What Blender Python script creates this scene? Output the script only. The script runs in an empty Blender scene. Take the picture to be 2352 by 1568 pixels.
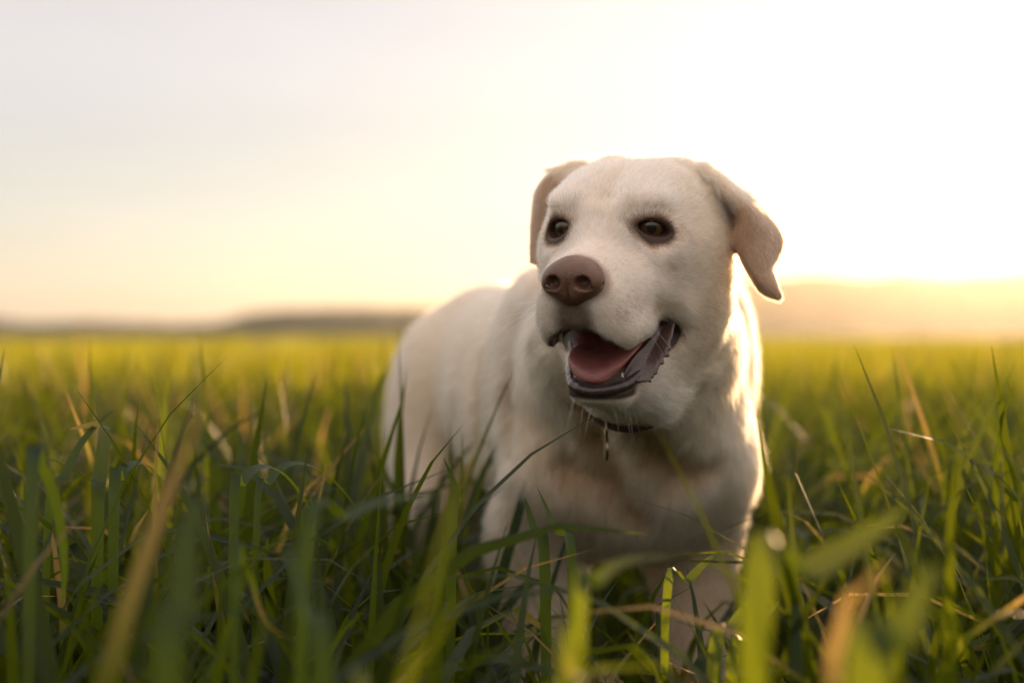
import bpy, math, random
import numpy as np
from mathutils import Vector, Matrix
from mathutils.bvhtree import BVHTree

rng = np.random.default_rng(11)
random.seed(11)
C = bpy.context.scene.collection
R = math.radians
DO_FUR, DO_GRASS, DO_HAZE = True, True, True

# ------------------------------------------------------------------ camera
sc = bpy.context.scene
FPX = 3267.0                      # focal length in pixels of a 2352 px wide frame (50 mm on 36 mm)
CAM = np.array((0.0, 0.0, 0.50))
cd = bpy.data.cameras.new('camera'); cam = bpy.data.objects.new('camera', cd); C.objects.link(cam)
cam.location = CAM; cam.rotation_euler = (R(90 + 0.0), 0, 0)
cd.lens = 50; cd.sensor_width = 36; cd.shift_y = -16 / 2352
cd.clip_start = 0.02; cd.clip_end = 6000
cd.dof.use_dof = True; cd.dof.focus_distance = 1.092; cd.dof.aperture_fstop = 2.5
sc.camera = cam

# ------------------------------------------------------------------ sky, sun, exposure
SUN_AZ, SUN_EL = R(20.8), R(5.2)              # azimuth to the right of the view direction (+Y)
w = bpy.data.worlds.new('World'); sc.world = w; w.use_nodes = True
nt = w.node_tree; bg = nt.nodes['Background']
sky = nt.nodes.new('ShaderNodeTexSky'); sky.sky_type = 'NISHITA'; sky.sun_disc = False
sky.sun_elevation = SUN_EL; sky.sun_rotation = SUN_AZ
sky.altitude = 200; sky.air_density = 1.0; sky.dust_density = 0.7; sky.ozone_density = 3.0
nt.links.new(sky.outputs[0], bg.inputs[0]); bg.inputs[1].default_value = 0.05
# thin high cloud over the whole dome, a little brighter overhead, with soft streaks
N_ = nt.nodes.new; LK = nt.links.new
tc = N_('ShaderNodeTexCoord'); sx = N_('ShaderNodeSeparateXYZ'); LK(tc.outputs['Generated'], sx.inputs[0])
mz = N_('ShaderNodeMath'); mz.operation = 'MAXIMUM'; LK(sx.outputs[2], mz.inputs[0]); mz.inputs[1].default_value = 0
gr = N_('ShaderNodeMath'); gr.operation = 'MULTIPLY_ADD'; LK(mz.outputs[0], gr.inputs[0]); gr.inputs[1].default_value = 1.4; gr.inputs[2].default_value = 1.0
mp = N_('ShaderNodeMapping'); mp.inputs['Scale'].default_value = (1.2, 1.2, 9.0); mp.inputs['Rotation'].default_value = (0.05, -0.18, 0); LK(tc.outputs['Generated'], mp.inputs[0])
cn = N_('ShaderNodeTexNoise'); cn.inputs['Scale'].default_value = 1.6; cn.inputs['Detail'].default_value = 3; LK(mp.outputs[0], cn.inputs['Vector'])
cm = N_('ShaderNodeMapRange'); cm.inputs[1].default_value = .3; cm.inputs[2].default_value = .7; cm.inputs[3].default_value = .93; cm.inputs[4].default_value = 1.07; LK(cn.outputs['Fac'], cm.inputs[0])
mm = N_('ShaderNodeMath'); mm.operation = 'MULTIPLY'; LK(gr.outputs[0], mm.inputs[0]); LK(cm.outputs[0], mm.inputs[1])
ms_ = N_('ShaderNodeMath'); ms_.operation = 'MULTIPLY'; LK(mm.outputs[0], ms_.inputs[0]); ms_.inputs[1].default_value = 0.25
b2 = N_('ShaderNodeBackground'); b2.inputs[0].default_value = (1.0, .895, .825, 1); LK(ms_.outputs[0], b2.inputs[1])
ad = N_('ShaderNodeAddShader'); LK(bg.outputs[0], ad.inputs[0]); LK(b2.outputs[0], ad.inputs[1]); LK(ad.outputs[0], nt.nodes['World Output'].inputs[0])
sd = bpy.data.lights.new('sun', 'SUN'); sun = bpy.data.objects.new('sun', sd); C.objects.link(sun)
sd.energy = 4.0; sd.angle = R(0.5); sd.color = (1.0, 0.64, 0.34)
sdir = Vector((math.sin(SUN_AZ) * math.cos(SUN_EL), math.cos(SUN_AZ) * math.cos(SUN_EL), math.sin(SUN_EL)))
sun.rotation_euler = sdir.to_track_quat('Z', 'Y').to_euler()
sc.view_settings.view_transform = 'Standard'; sc.view_settings.look = 'None'
sc.view_settings.gamma = 1.0; sc.view_settings.use_curve_mapping = False
sc.view_settings.exposure = 0.95
sc.view_settings.use_white_balance = True; sc.view_settings.white_balance_temperature = 7100; sc.view_settings.white_balance_tint = 14
sc.cycles.use_denoising = True
sc.cycles.max_bounces = 10; sc.cycles.transparent_max_bounces = 12; sc.cycles.volume_bounces = 0

# ------------------------------------------------------------------ helpers
def tag(o, label=None, cat=None, group=None, kind=None):
    if label: o['label'] = label
    if cat: o['category'] = cat
    if group: o['group'] = group
    if kind: o['kind'] = kind
    return o

def mesh_obj(name, V, F, mat=None, parent=None, smooth=True):
    me = bpy.data.meshes.new(name)
    V = np.asarray(V, np.float32)
    if isinstance(F, np.ndarray):
        n, k = F.shape
        me.vertices.add(len(V)); me.vertices.foreach_set('co', V.ravel())
        me.loops.add(n * k); me.loops.foreach_set('vertex_index', F.astype(np.int32).ravel())
        me.polygons.add(n)
        me.polygons.foreach_set('loop_start', np.arange(0, n * k, k, dtype=np.int32))
        me.update(calc_edges=True); me.validate()
    else:
        me.from_pydata([tuple(v) for v in V], [], F)
    me.polygons.foreach_set('use_smooth', [smooth] * len(me.polygons))
    me.update()
    o = bpy.data.objects.new(name, me); C.objects.link(o)
    if mat: me.materials.append(mat)
    if parent: o.parent = parent
    return o

def new_mat(name):
    m = bpy.data.materials.new(name); m.use_nodes = True
    return m, m.node_tree, m.node_tree.nodes, m.node_tree.links, m.node_tree.nodes['Principled BSDF']

def P(px, py, d):                 # point of the place at depth d along +Y, for laying out sizes
    return np.array(((px - 1176) / FPX * d, d, CAM[2] - (py - 768) / FPX * d))

def sstep(a, b, x):
    t = np.clip((x - a) / (b - a), 0, 1); return t * t * (3 - 2 * t)

def vnoise(p, s, seed=0):         # cheap smooth pseudo noise in -1..1
    q = p * s
    a = np.sin(q[:, 0] * 1.7 + 2.1 * np.sin(q[:, 1] * 1.3 + seed) + seed) 
    b = np.sin(q[:, 1] * 2.1 + 1.7 * np.sin(q[:, 2] * 1.1 + seed * 2) + 1.3 * seed)
    c = np.sin(q[:, 2] * 1.9 + 1.9 * np.sin(q[:, 0] * 1.5 + seed * 3) + .7 * seed)
    return (a + b + c) / 3

# ------------------------------------------------------------------ ground, far field, hills
def ground_mat(name, c1, c2, scale, bump):
    m, t, n, l, b = new_mat(name)
    tc = n.new('ShaderNodeTexCoord'); no = n.new('ShaderNodeTexNoise'); no.inputs['Scale'].default_value = scale; no.inputs['Detail'].default_value = 6
    l.new(tc.outputs['Object'], no.inputs['Vector'])
    cr = n.new('ShaderNodeMapRange'); cr.inputs[1].default_value = .35; cr.inputs[2].default_value = .65; l.new(no.outputs['Fac'], cr.inputs[0])
    mx = n.new('ShaderNodeMix'); mx.data_type = 'RGBA'; mx.inputs['A'].default_value = (*c1, 1); mx.inputs['B'].default_value = (*c2, 1)
    l.new(cr.outputs[0], mx.inputs['Factor']); l.new(mx.outputs['Result'], b.inputs['Base Color'])
    b.inputs['Roughness'].default_value = .9; b.inputs['Specular IOR Level'].default_value = .2
    bu = n.new('ShaderNodeBump'); bu.inputs['Strength'].default_value = bump; l.new(no.outputs['Fac'], bu.inputs['Height']); l.new(bu.outputs[0], b.inputs['Normal'])
    return m
def grid(xs, ys, zf):
    X, Y = np.meshgrid(xs, ys); v = np.stack([X.ravel(), Y.ravel(), zf(X, Y).ravel()], 1)
    n, m = len(ys), len(xs); i = (np.arange(n - 1)[:, None] * m + np.arange(m - 1)).ravel()
    return v, np.stack([i, i + 1, i + m + 1, i + m], 1)
S_ = 690
xs = np.sign(np.linspace(-1, 1, 121)) * np.abs(np.linspace(-1, 1, 121)) ** 3 * S_
v, f = grid(xs, xs, lambda X, Y: .012 * np.sin(X * 3.1 + 1.3 * np.sin(Y * 2)) * np.exp(-(X ** 2 + Y ** 2) / 200) - .012)
tag(mesh_obj('ground', v, f, ground_mat('soil', (.055, .038, .022), (.09, .065, .038), 7, .6)), kind='structure')

def hill(name, prof, d, depth, mat, seed):
    px = np.arange(-3200, 5600, 16.0); py = np.interp(px, *zip(*prof))
    x = (px - 1176) / FPX * d; z = (768 - py) / FPX * d + .5
    r = np.random.default_rng(seed); k = np.ones(3) / 3
    z = z + np.convolve(r.normal(0, .55, len(z)), k, 'same')
    rows = []
    for t, hgt in ((-1, 0), (-.75, .32), (-.45, .68), (-.2, .92), (0, 1.0), (.3, .85), (.7, .4), (1, 0)):
        zz = z * hgt + (np.convolve(r.normal(0, .5, len(z)), k, 'same') * (0 < hgt < 1)) - (hgt == 0) * .5
        rows.append(np.stack([x * (1 + t * depth / d * .5) + r.normal(0, .8, len(x)), d + t * depth + 6 * np.sin(x * .03 + seed) - .00022 * x ** 2, zz], 1))
    v = np.concatenate(rows); m = len(px); i = (np.arange(7)[:, None] * m + np.arange(m - 1)).ravel()
    return tag(mesh_obj(name, v, np.stack([i, i + 1, i + m + 1, i + m], 1), mat), kind='structure')
M_wood = ground_mat('wooded_hill', (.016, .030, .012), (.036, .055, .022), .12, .5)
hill('hills', [(-3200, 735), (-900, 728), (0, 731), (120, 742), (300, 735), (430, 744), (520, 735), (590, 716), (700, 707), (960, 704), (1300, 700), (1500, 672), (1640, 645), (1760, 632), (1900, 628), (2100, 632), (2352, 622), (2900, 612), (4200, 650), (5600, 700)], 470, 110, M_wood, 3)
hill('hills', [(-3200, 752), (0, 755), (480, 757), (540, 736), (620, 719), (800, 716), (960, 722), (1150, 745), (1400, 757), (5600, 760)], 300, 50, M_wood, 8)


# ------------------------------------------------------------------ the dog: one continuous skin grown from a distance field
HY, HP, HRoll = R(24), R(12), R(-1.5)
HO = P(1401, 530, 1.126)                       # midpoint between the eyes
fw = Vector((-math.sin(HY) * math.cos(HP), -math.cos(HY) * math.cos(HP), -math.sin(HP)))
lf = Vector((math.cos(HY), -math.sin(HY), 0)); up = fw.cross(lf)
q = Matrix.Rotation(HRoll, 3, fw); lf = q @ lf; up = q @ up
HM = np.array((fw, lf, up))                    # rows: head axes in world
BY = R(17)
BO = np.array((0.140, 1.30, 0.0))
BM = np.array(((math.sin(BY), -math.cos(BY), 0), (math.cos(BY), math.sin(BY), 0), (0, 0, 1)))
h2w = lambda p: HO + np.asarray(p, float) * 0.01 @ HM
w2h = lambda p: (np.asarray(p) - HO) @ HM.T * 100
b2w = lambda p: BO + np.asarray(p, float) @ BM
w2b = lambda p: (np.asarray(p) - BO) @ BM.T

def axis_lines(lo, a, b, hi, hf, hc):          # fine between a and b, coarse outside
    left = a - np.cumsum(np.minimum(hf * 1.15 ** np.arange(1, 400), hc)); left = left[left > lo][::-1]
    right = b + np.cumsum(np.minimum(hf * 1.15 ** np.arange(1, 400), hc)); right = right[right < hi]
    return np.concatenate((left, np.arange(a, b, hf), right)).astype(np.float32)

class Field:
    def __init__(s, xs, ys, zs):
        s.ax = (xs, ys, zs); s.F = np.full((len(xs), len(ys), len(zs)), 0.2, np.float32)
    def box(s, lo, hi):
        sl = tuple(slice(max(0, np.searchsorted(a, l) - 1), np.searchsorted(a, h) + 1) for a, l, h in zip(s.ax, lo, hi))
        g = np.meshgrid(*(a[i] for a, i in zip(s.ax, sl)), indexing='ij', sparse=True)
        return sl, g
    def put(s, sl, d, k, mode):
        f = s.F[sl]
        if mode == 'sub': 
            h = np.maximum(k - np.abs(f + d), 0) / k; s.F[sl] = np.maximum(f, -d) + h * h * k * 0.25
        else:
            h = np.maximum(k - np.abs(f - d), 0) / k; s.F[sl] = np.minimum(f, d) - h * h * k * 0.25
    def ell(s, c, r, k=0.01, M=None, mode='add'):    # c, r in metres, world; M rows = axes
        M = np.eye(3) if M is None else M
        ext = np.sqrt(((np.asarray(r)[:, None] * M) ** 2).sum(0)) + k + 0.012
        sl, (x, y, z) = s.box(c - ext, c + ext)
        x, y, z = x - c[0], y - c[1], z - c[2]
        u = [M[i, 0] * x + M[i, 1] * y + M[i, 2] * z for i in range(3)]
        k0 = np.sqrt(sum((u[i] / r[i]) ** 2 for i in range(3))); k1 = np.sqrt(sum((u[i] / r[i] ** 2) ** 2 for i in range(3)))
        s.put(sl, (k0 * (k0 - 1) / (k1 + 1e-9)).astype(np.float32), k, mode)
    def lens(s, c1, c2, r, k, M):                    # carve the overlap of two ellipsoids: an almond
        c = (c1 + c2) / 2; ext = max(r) + k + 0.012; sl, (x, y, z) = s.box(c - ext, c + ext); ds = []
        for q in (c1, c2):
            u = [M[i, 0] * (x - q[0]) + M[i, 1] * (y - q[1]) + M[i, 2] * (z - q[2]) for i in range(3)]
            k0 = np.sqrt(sum((u[i] / r[i]) ** 2 for i in range(3))); k1 = np.sqrt(sum((u[i] / r[i] ** 2) ** 2 for i in range(3))); ds.append(k0 * (k0 - 1) / (k1 + 1e-9))
        s.put(sl, np.maximum(*ds).astype(np.float32), k, 'sub')
    def cone(s, a, b, ra, rb, k=0.01, mode='add'):
        a, b = np.asarray(a, float), np.asarray(b, float); m = max(ra, rb) + k + 0.012
        sl, (x, y, z) = s.box(np.minimum(a, b) - m, np.maximum(a, b) + m)
        d = b - a; L = d @ d
        t = np.clip(((x - a[0]) * d[0] + (y - a[1]) * d[1] + (z - a[2]) * d[2]) / L, 0, 1)
        dist = np.sqrt((x - a[0] - t * d[0]) ** 2 + (y - a[1] - t * d[1]) ** 2 + (z - a[2] - t * d[2]) ** 2)
        s.put(sl, (dist - (ra + (rb - ra) * t)).astype(np.float32), k, mode)
    def cloud(s, pts, rad, k=0.004, mode='add'):
        m = rad.max() + k + 0.008
        sl, g = s.box(pts.min(0) - m, pts.max(0) + m)
        E = Field(*(a[i] for a, i in zip(s.ax, sl)))
        for p, r in zip(pts, rad):
            l2, (x, y, z) = E.box(p - r - .011, p + r + .011)
            d = np.sqrt((x - p[0]) ** 2 + (y - p[1]) ** 2 + (z - p[2]) ** 2) - r
            E.F[l2] = np.minimum(E.F[l2], d)
        s.put(sl, E.F, k, mode)
    def mesh(s, smooth=3):
        F = s.F; I = F < 0
        m = np.zeros(tuple(n - 1 for n in F.shape), np.uint8)
        nx, ny, nz = m.shape
        cor = [(i, j, k) for i in (0, 1) for j in (0, 1) for k in (0, 1)]
        for i, j, k in cor: m += I[i:nx + i, j:ny + j, k:nz + k]
        act = np.argwhere((m > 0) & (m < 8)); idx = np.full(m.shape, -1, np.int32)
        idx[tuple(act.T)] = np.arange(len(act))
        val = {c: F[tuple((act + c).T)] for c in cor}
        acc = np.zeros((len(act), 3)); cnt = np.zeros(len(act))
        for c in cor:
            for axn in range(3):
                if c[axn]: continue
                e = list(c); e[axn] = 1; a, b = val[c], val[tuple(e)]
                cr = (a < 0) != (b < 0); t = np.where(cr, a / (a - b + (a == b)), 0)
                q = np.array(c, float)[None].repeat(len(act), 0); q[:, axn] = t
                acc[cr] += q[cr]; cnt[cr] += 1
        pos = act + acc / cnt[:, None]
        V = np.stack([np.interp(pos[:, i], np.arange(len(s.ax[i])), s.ax[i]) for i in range(3)], 1)
        Q = []
        for axn in range(3):
            o1, o2 = [(1, 2), (2, 0), (0, 1)][axn]
            sl0 = [slice(1, -1)] * 3; sl1 = [slice(1, -1)] * 3
            sl0[axn] = slice(0, -1); sl1[axn] = slice(1, None)
            a, b = I[tuple(sl0)], I[tuple(sl1)]
            e = np.argwhere(a != b); flip = b[tuple(e.T)]
            base = e + 1; base[:, axn] -= 1
            d1 = np.zeros(3, int); d1[o1] = 1; d2 = np.zeros(3, int); d2[o2] = 1
            q = np.stack([idx[tuple((base - d1 - d2).T)], idx[tuple((base - d2).T)], idx[tuple(base.T)], idx[tuple((base - d1).T)]], 1)
            q[flip] = q[flip][:, ::-1]; Q.append(q)
        Q = np.concatenate(Q); Q = Q[(Q >= 0).all(1)]
        for _ in range(smooth):
            S = np.zeros_like(V); n = np.zeros(len(V))
            for a, b in ((0, 1), (1, 2), (2, 3), (3, 0)):
                np.add.at(S, Q[:, a], V[Q[:, b]]); np.add.at(n, Q[:, a], 1)
                np.add.at(S, Q[:, b], V[Q[:, a]]); np.add.at(n, Q[:, b], 1)
            V = V * .5 + S / np.maximum(n, 1)[:, None] * .5
        return V, Q

def sheet(rows, nu=60, nv=26):                 # smooth sheet through rows of control points
    A = np.asarray(rows, float)
    def cr(A, n):
        m = len(A); t = np.linspace(0, m - 1, n); i = np.clip(t.astype(int), 0, m - 2); f = (t - i).reshape(-1, *([1] * (A.ndim - 1)))
        p0, p1, p2, p3 = A[np.maximum(i - 1, 0)], A[i], A[i + 1], A[np.minimum(i + 2, m - 1)]
        return .5 * (2 * p1 + (p2 - p0) * f + (2 * p0 - 5 * p1 + 4 * p2 - p3) * f ** 2 + (3 * p1 - p0 - 3 * p2 + p3) * f ** 3)
    B = cr(A, nu); return cr(B.transpose(1, 0, 2), nv).transpose(1, 0, 2)

fld = Field(axis_lines(-.34, -.03, .25, .42, .0017, .008), axis_lines(.95, 1.0, 1.27, 2.25, .0017, .009),
            axis_lines(-.02, .40, .66, .76, .0017, .008))
H = lambda c, r, k=1.0, M=None, mode='add': fld.ell(h2w(c), np.array(r) * .01, k * .01, HM if M is None else M @ HM, mode)
HC = lambda a, b, ra, rb, k=1.0, mode='add': fld.cone(h2w(a), h2w(b), ra * .01, rb * .01, k * .01, mode)
def roty(a): c, s = math.cos(a), math.sin(a); return np.array(((c, 0, -s), (0, 1, 0), (s, 0, c)))
def rotz(a): c, s = math.cos(a), math.sin(a); return np.array(((c, s, 0), (-s, c, 0), (0, 0, 1)))

# --- upper head
EYE = {s: np.array((-0.35, 3.3 * s, 0.35)) for s in (-1, 1)}
EYE_R = 1.32
H((-4.8, 0, -0.2), (6.2, 5.6, 4.7), 1.5)
for s in (-1, 1): H((-4.4, 2.8 * s, 0.8), (4.8, 2.8, 3.4), 1.5)
H((-1.4, 0, 1.4), (3.0, 4.0, 2.8), 2.0)
H((4.5, 0, -2.9), (4.6, 2.5, 2.2), 2.0); HC((2.0, 0, -1.7), (7.2, 0, -2.2), 1.5, 1.45, 1.2)
HC((1.0, 0, -0.6), (-1.5, 0, 1.0), 2.2, 2.8, 2.0)
for s in (-1, 1):
    H((-0.35, 3.0 * s, 2.35), (1.7, 1.8, 0.95), 1.0)
    HC((-0.8, 4.6 * s, -1.4), (-6, 5.9 * s, -2.2), 1.0, 1.5, 2.0)
    H((-4.6, 4.3 * s, -4.2), (4.0, 2.5, 3.8), 2.2)
    HC((0.5, 2.2 * s, -3.2), (7.1, 1.35 * s, -3.8), 2.2, 1.85, 1.4)
    H((1.0, 3.3 * s, -4.6), (3.4, 1.6, 2.6), 1.5)
    H((5.6, 2.2 * s, -5.7), (2.9, 1.6, 2.3), 1.4)
    HC((5.6, 2.7 * s, -6.9), (-0.6, 4.6 * s, -6.6), 1.1, 0.9, 1.4)
    H((0.4, 3.9 * s, -1.9), (1.6, 1.4, 0.7), 1.0)
H((7.3, 0, -5.3), (1.3, 1.6, 1.2), 1.0)
HC((1.6, 0, 4.3), (-3.0, 0, 7.0), 1.9, 2.2, 1.2, 'sub')
H((-9.0, -2.6, 3.3), (2.2, 2.0, 1.5), 1.0); H((-8.6, 3.0, 3.0), (2.0, 1.8, 1.4), 1.0); H((-8.2, 5.4, 2.0), (1.6, 1.2, 1.3), 0.8)
GZ = {}
for s in (-1, 1):                               # eye: lids round the ball, then an almond opening
    c = EYE[s]; H(c, (EYE_R + .24,) * 3, 0.9)
    gz = np.array((0.85, 0.50 * s, 0.05)); gz /= np.linalg.norm(gz)
    tg = np.array((-gz[1], gz[0], 0)); tg /= np.linalg.norm(tg); vg = np.cross(gz, tg)
    sl = R(18) * s; t2 = tg * math.cos(sl) - vg * math.sin(sl); v2 = np.cross(gz, t2)
    GZ[s] = np.array((gz, t2, v2))
    fld.lens(h2w(c + gz * 1.1 + v2 * -.56), h2w(c + gz * 1.1 + v2 * .15), np.array((1.6, 1.85, 1.30)) * .01, .0014, GZ[s] @ HM)
# --- mouth opening, then the lower jaw
H((4.4, 0, -8.2), (5.8, 2.8, 2.3), 0.5, None, 'sub')
JW = roty(R(-17))
for s in (-1, 1): H((0.8, 3.9 * s, -8.3), (2.5, 1.6, 1.3), 0.4, None, 'sub')
for s in (-1, 1):
    HC((-4.5, 3.9 * s, -7.6), (4.0, 1.3 * s, -11.9), 1.6, 0.9, 0.7)
H((4.3, 0, -12.0), (1.5, 2.4, 1.0), 0.8)
H((0.5, 0, -11.6), (5.2, 2.4, 1.1), 0.8, JW)
H((2.5, 0, -9.9), (4.8, 1.9, 1.3), 0.4, JW, 'sub')
# --- neck and throat
fld.cone(h2w((-6.0, 0.3, -3.0)), b2w((-.12, 0.01, .43)), .058, .092, .05)
fld.cone(h2w((-5.0, 0.2, -12.0)), b2w((-.035, 0, .42)), .040, .075, .03)
fld.cone(h2w((-6.0, 3.0, -8.0)), b2w((-.10, .045, .45)), .040, .055, .04)
fld.cone(h2w((-6.0, -2.5, -8.0)), b2w((-.10, -.05, .43)), .042, .055, .04)
# --- trunk
B = lambda c, r, k=.05, M=None, mode='add': fld.ell(b2w(c), np.array(r), k, BM if M is None else M @ BM, mode)
BC = lambda a, b, ra, rb, k=.03, mode='add': fld.cone(b2w(a), b2w(b), ra, rb, k, mode)
B((-.24, 0, .425), (.20, .118, .128))
B((-.08, 0, .385), (.085, .092, .10), .05)
B((-.40, 0, .435), (.20, .105, .10))
BC((-.18, 0, .462), (-.52, 0, .485), .062, .066, .05)
B((-.56, 0, .455), (.11, .095, .09))
for s in (-1, 1):
    B((-.125, .078 * s + (.012 if s > 0 else 0), .465), (.07, .042, .10), .03, roty(R(20)))
    BC((-.075, .075 * s, .37), (-.13, .082 * s, .29), .045, .040, .035)
    BC((-.125, .082 * s, .31), (-.10, .080 * s, .11), .040, .027, .03)
    BC((-.10, .080 * s, .11), (-.088, .080 * s, .035), .027, .026, .02)
    B((-.065, .080 * s, .027), (.05, .035, .027), .02)
    B((-.56, .075 * s, .37), (.10, .058, .14), .04, roty(R(-12)))
    BC((-.51, .085 * s, .30), (-.62, .085 * s, .165), .05, .028, .03)
    BC((-.62, .085 * s, .165), (-.585, .085 * s, .04), .026, .024, .02)
    B((-.55, .085 * s, .027), (.05, .034, .026), .02)
BC((-.63, 0, .48), (-.74, 0, .36), .036, .028, .03); BC((-.74, 0, .36), (-.80, 0, .22), .028, .012, .02)
# skin folds of the chest
def surf(px, py):                               # depth of the skin behind a point of the view
    for d in np.arange(.95, 1.9, .0015):
        p = P(px, py, d); ix = tuple(min(np.searchsorted(a, c), len(a) - 1) for a, c in zip(fld.ax, p))
        if fld.F[ix] < 0: return p
    return P(px, py, 1.25)
CREASES = []
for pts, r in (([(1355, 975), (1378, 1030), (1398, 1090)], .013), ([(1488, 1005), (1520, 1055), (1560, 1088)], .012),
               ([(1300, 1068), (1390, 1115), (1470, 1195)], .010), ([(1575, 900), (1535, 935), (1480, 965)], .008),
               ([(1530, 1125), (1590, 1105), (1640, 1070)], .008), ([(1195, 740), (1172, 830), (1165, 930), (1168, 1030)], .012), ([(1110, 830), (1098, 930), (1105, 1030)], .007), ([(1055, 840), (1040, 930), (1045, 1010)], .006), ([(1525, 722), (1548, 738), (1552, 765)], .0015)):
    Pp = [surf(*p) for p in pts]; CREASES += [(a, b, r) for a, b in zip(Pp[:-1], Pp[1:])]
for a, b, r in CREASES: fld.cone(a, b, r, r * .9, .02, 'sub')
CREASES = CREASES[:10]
# --- ears: bent leather sheets
EARS = {}
EARS[1] = [[P(1603, 418, 1.165), P(1605, 406, 1.175), P(1610, 396, 1.170), P(1606, 393, 1.185), P(1596, 395, 1.20)],
           [P(1642, 477, 1.160), P(1657, 456, 1.175), P(1674, 442, 1.155), P(1678, 440, 1.175), P(1672, 437, 1.20)],
           [P(1657, 531, 1.160), P(1686, 504, 1.170), P(1713, 495, 1.147), P(1734, 491, 1.160), P(1742, 485, 1.19)],
           [P(1674, 562, 1.158), P(1690, 552, 1.155), P(1709, 552, 1.143), P(1748, 552, 1.157), P(1788, 547, 1.185)],
           [P(1696, 568, 1.150), P(1703, 574, 1.147), P(1717, 600, 1.142), P(1754, 600, 1.153), P(1783, 583, 1.178)],
           [P(1723, 622, 1.146), P(1729, 630, 1.145), P(1737, 637, 1.143), P(1757, 628, 1.150), P(1768, 614, 1.165)],
           [P(1750, 668, 1.146), P(1757, 668, 1.146), P(1763, 664, 1.145), P(1773, 656, 1.147), P(1778, 647, 1.152)],
           [P(1788, 685, 1.148), P(1789, 685, 1.148), P(1790, 684, 1.148), P(1791, 683, 1.148), P(1792, 682, 1.149)]]
EARS[-1] = [[P(1345, 395, 1.20), P(1335, 390, 1.22), P(1335, 395, 1.25)],
            [P(1305, 430, 1.20), P(1282, 402, 1.22), P(1285, 402, 1.25)],
            [P(1292, 490, 1.20), P(1248, 440, 1.22), P(1242, 445, 1.25)],
            [P(1286, 545, 1.20), P(1238, 505, 1.22), P(1229, 505, 1.24)],
            [P(1268, 580, 1.205), P(1235, 560, 1.22), P(1224, 560, 1.23)],
            [P(1240, 602, 1.212), P(1230, 602, 1.218), P(1222, 602, 1.222)]]
EARP = {}
for s, rows in EARS.items():
    G = sheet(rows, 90, 46); EARP[s] = G
    pts = G.reshape(-1, 3); t = np.repeat(np.linspace(0, 1, 90), 46)
    fld.cloud(pts, .0045 * (1 - t) + .0022 * t, .008)
fld.ell(P(1438, 885, 1.165), np.array((.034, .04, .030)), .035)     # loose throat skin
COL_C = P(1440, 815, 1.255); COL_N = np.array((.15, .50, -.85)); COL_N /= np.linalg.norm(COL_N)
V, Q = fld.mesh()
print('dog verts', len(V), fld.F.shape)
# ---- coat and skin colour by place on the body
def ellv(hp, c, r, M=None):
    d = hp - np.asarray(c)
    if M is not None: d = d @ M.T
    return np.sqrt(((d / np.asarray(r)) ** 2).sum(1))
def eye_e(hp, s):
    d = (hp - (EYE[s] + GZ[s][0] * 1.15)) @ GZ[s].T
    k_ = np.clip(1 - .22 * (d[:, 1] / 1.5) ** 2, .5, 1); return np.sqrt((d[:, 1] / 1.5) ** 2 + ((d[:, 2] + .22) / (.98 * k_)) ** 2 + (d[:, 0] / 2.4) ** 2), d
def ear_dist(p):
    out = np.full(len(p), 1.0); tt = np.zeros(len(p))
    for s, G in EARP.items():
        g = G[::4, ::4].reshape(-1, 3); lo, hi = g.min(0) - .02, g.max(0) + .02
        m = np.where(((p > lo) & (p < hi)).all(1))[0]
        for i in range(0, len(m), 20000):
            j = m[i:i + 20000]; D = np.sqrt(((p[j, None] - g[None]) ** 2).sum(2)); a = D.argmin(1)
            d = D[np.arange(len(j)), a]; n = len(G[::4, ::4][0]); b = d < out[j]
            out[j] = np.where(b, d, out[j]); tt[j] = np.where(b, (a // n) / (len(G[::4]) - 1), tt[j])
    return out, tt
mixc = lambda a, b, w: a * (1 - w[:, None]) + np.asarray(b) * w[:, None]

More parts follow.
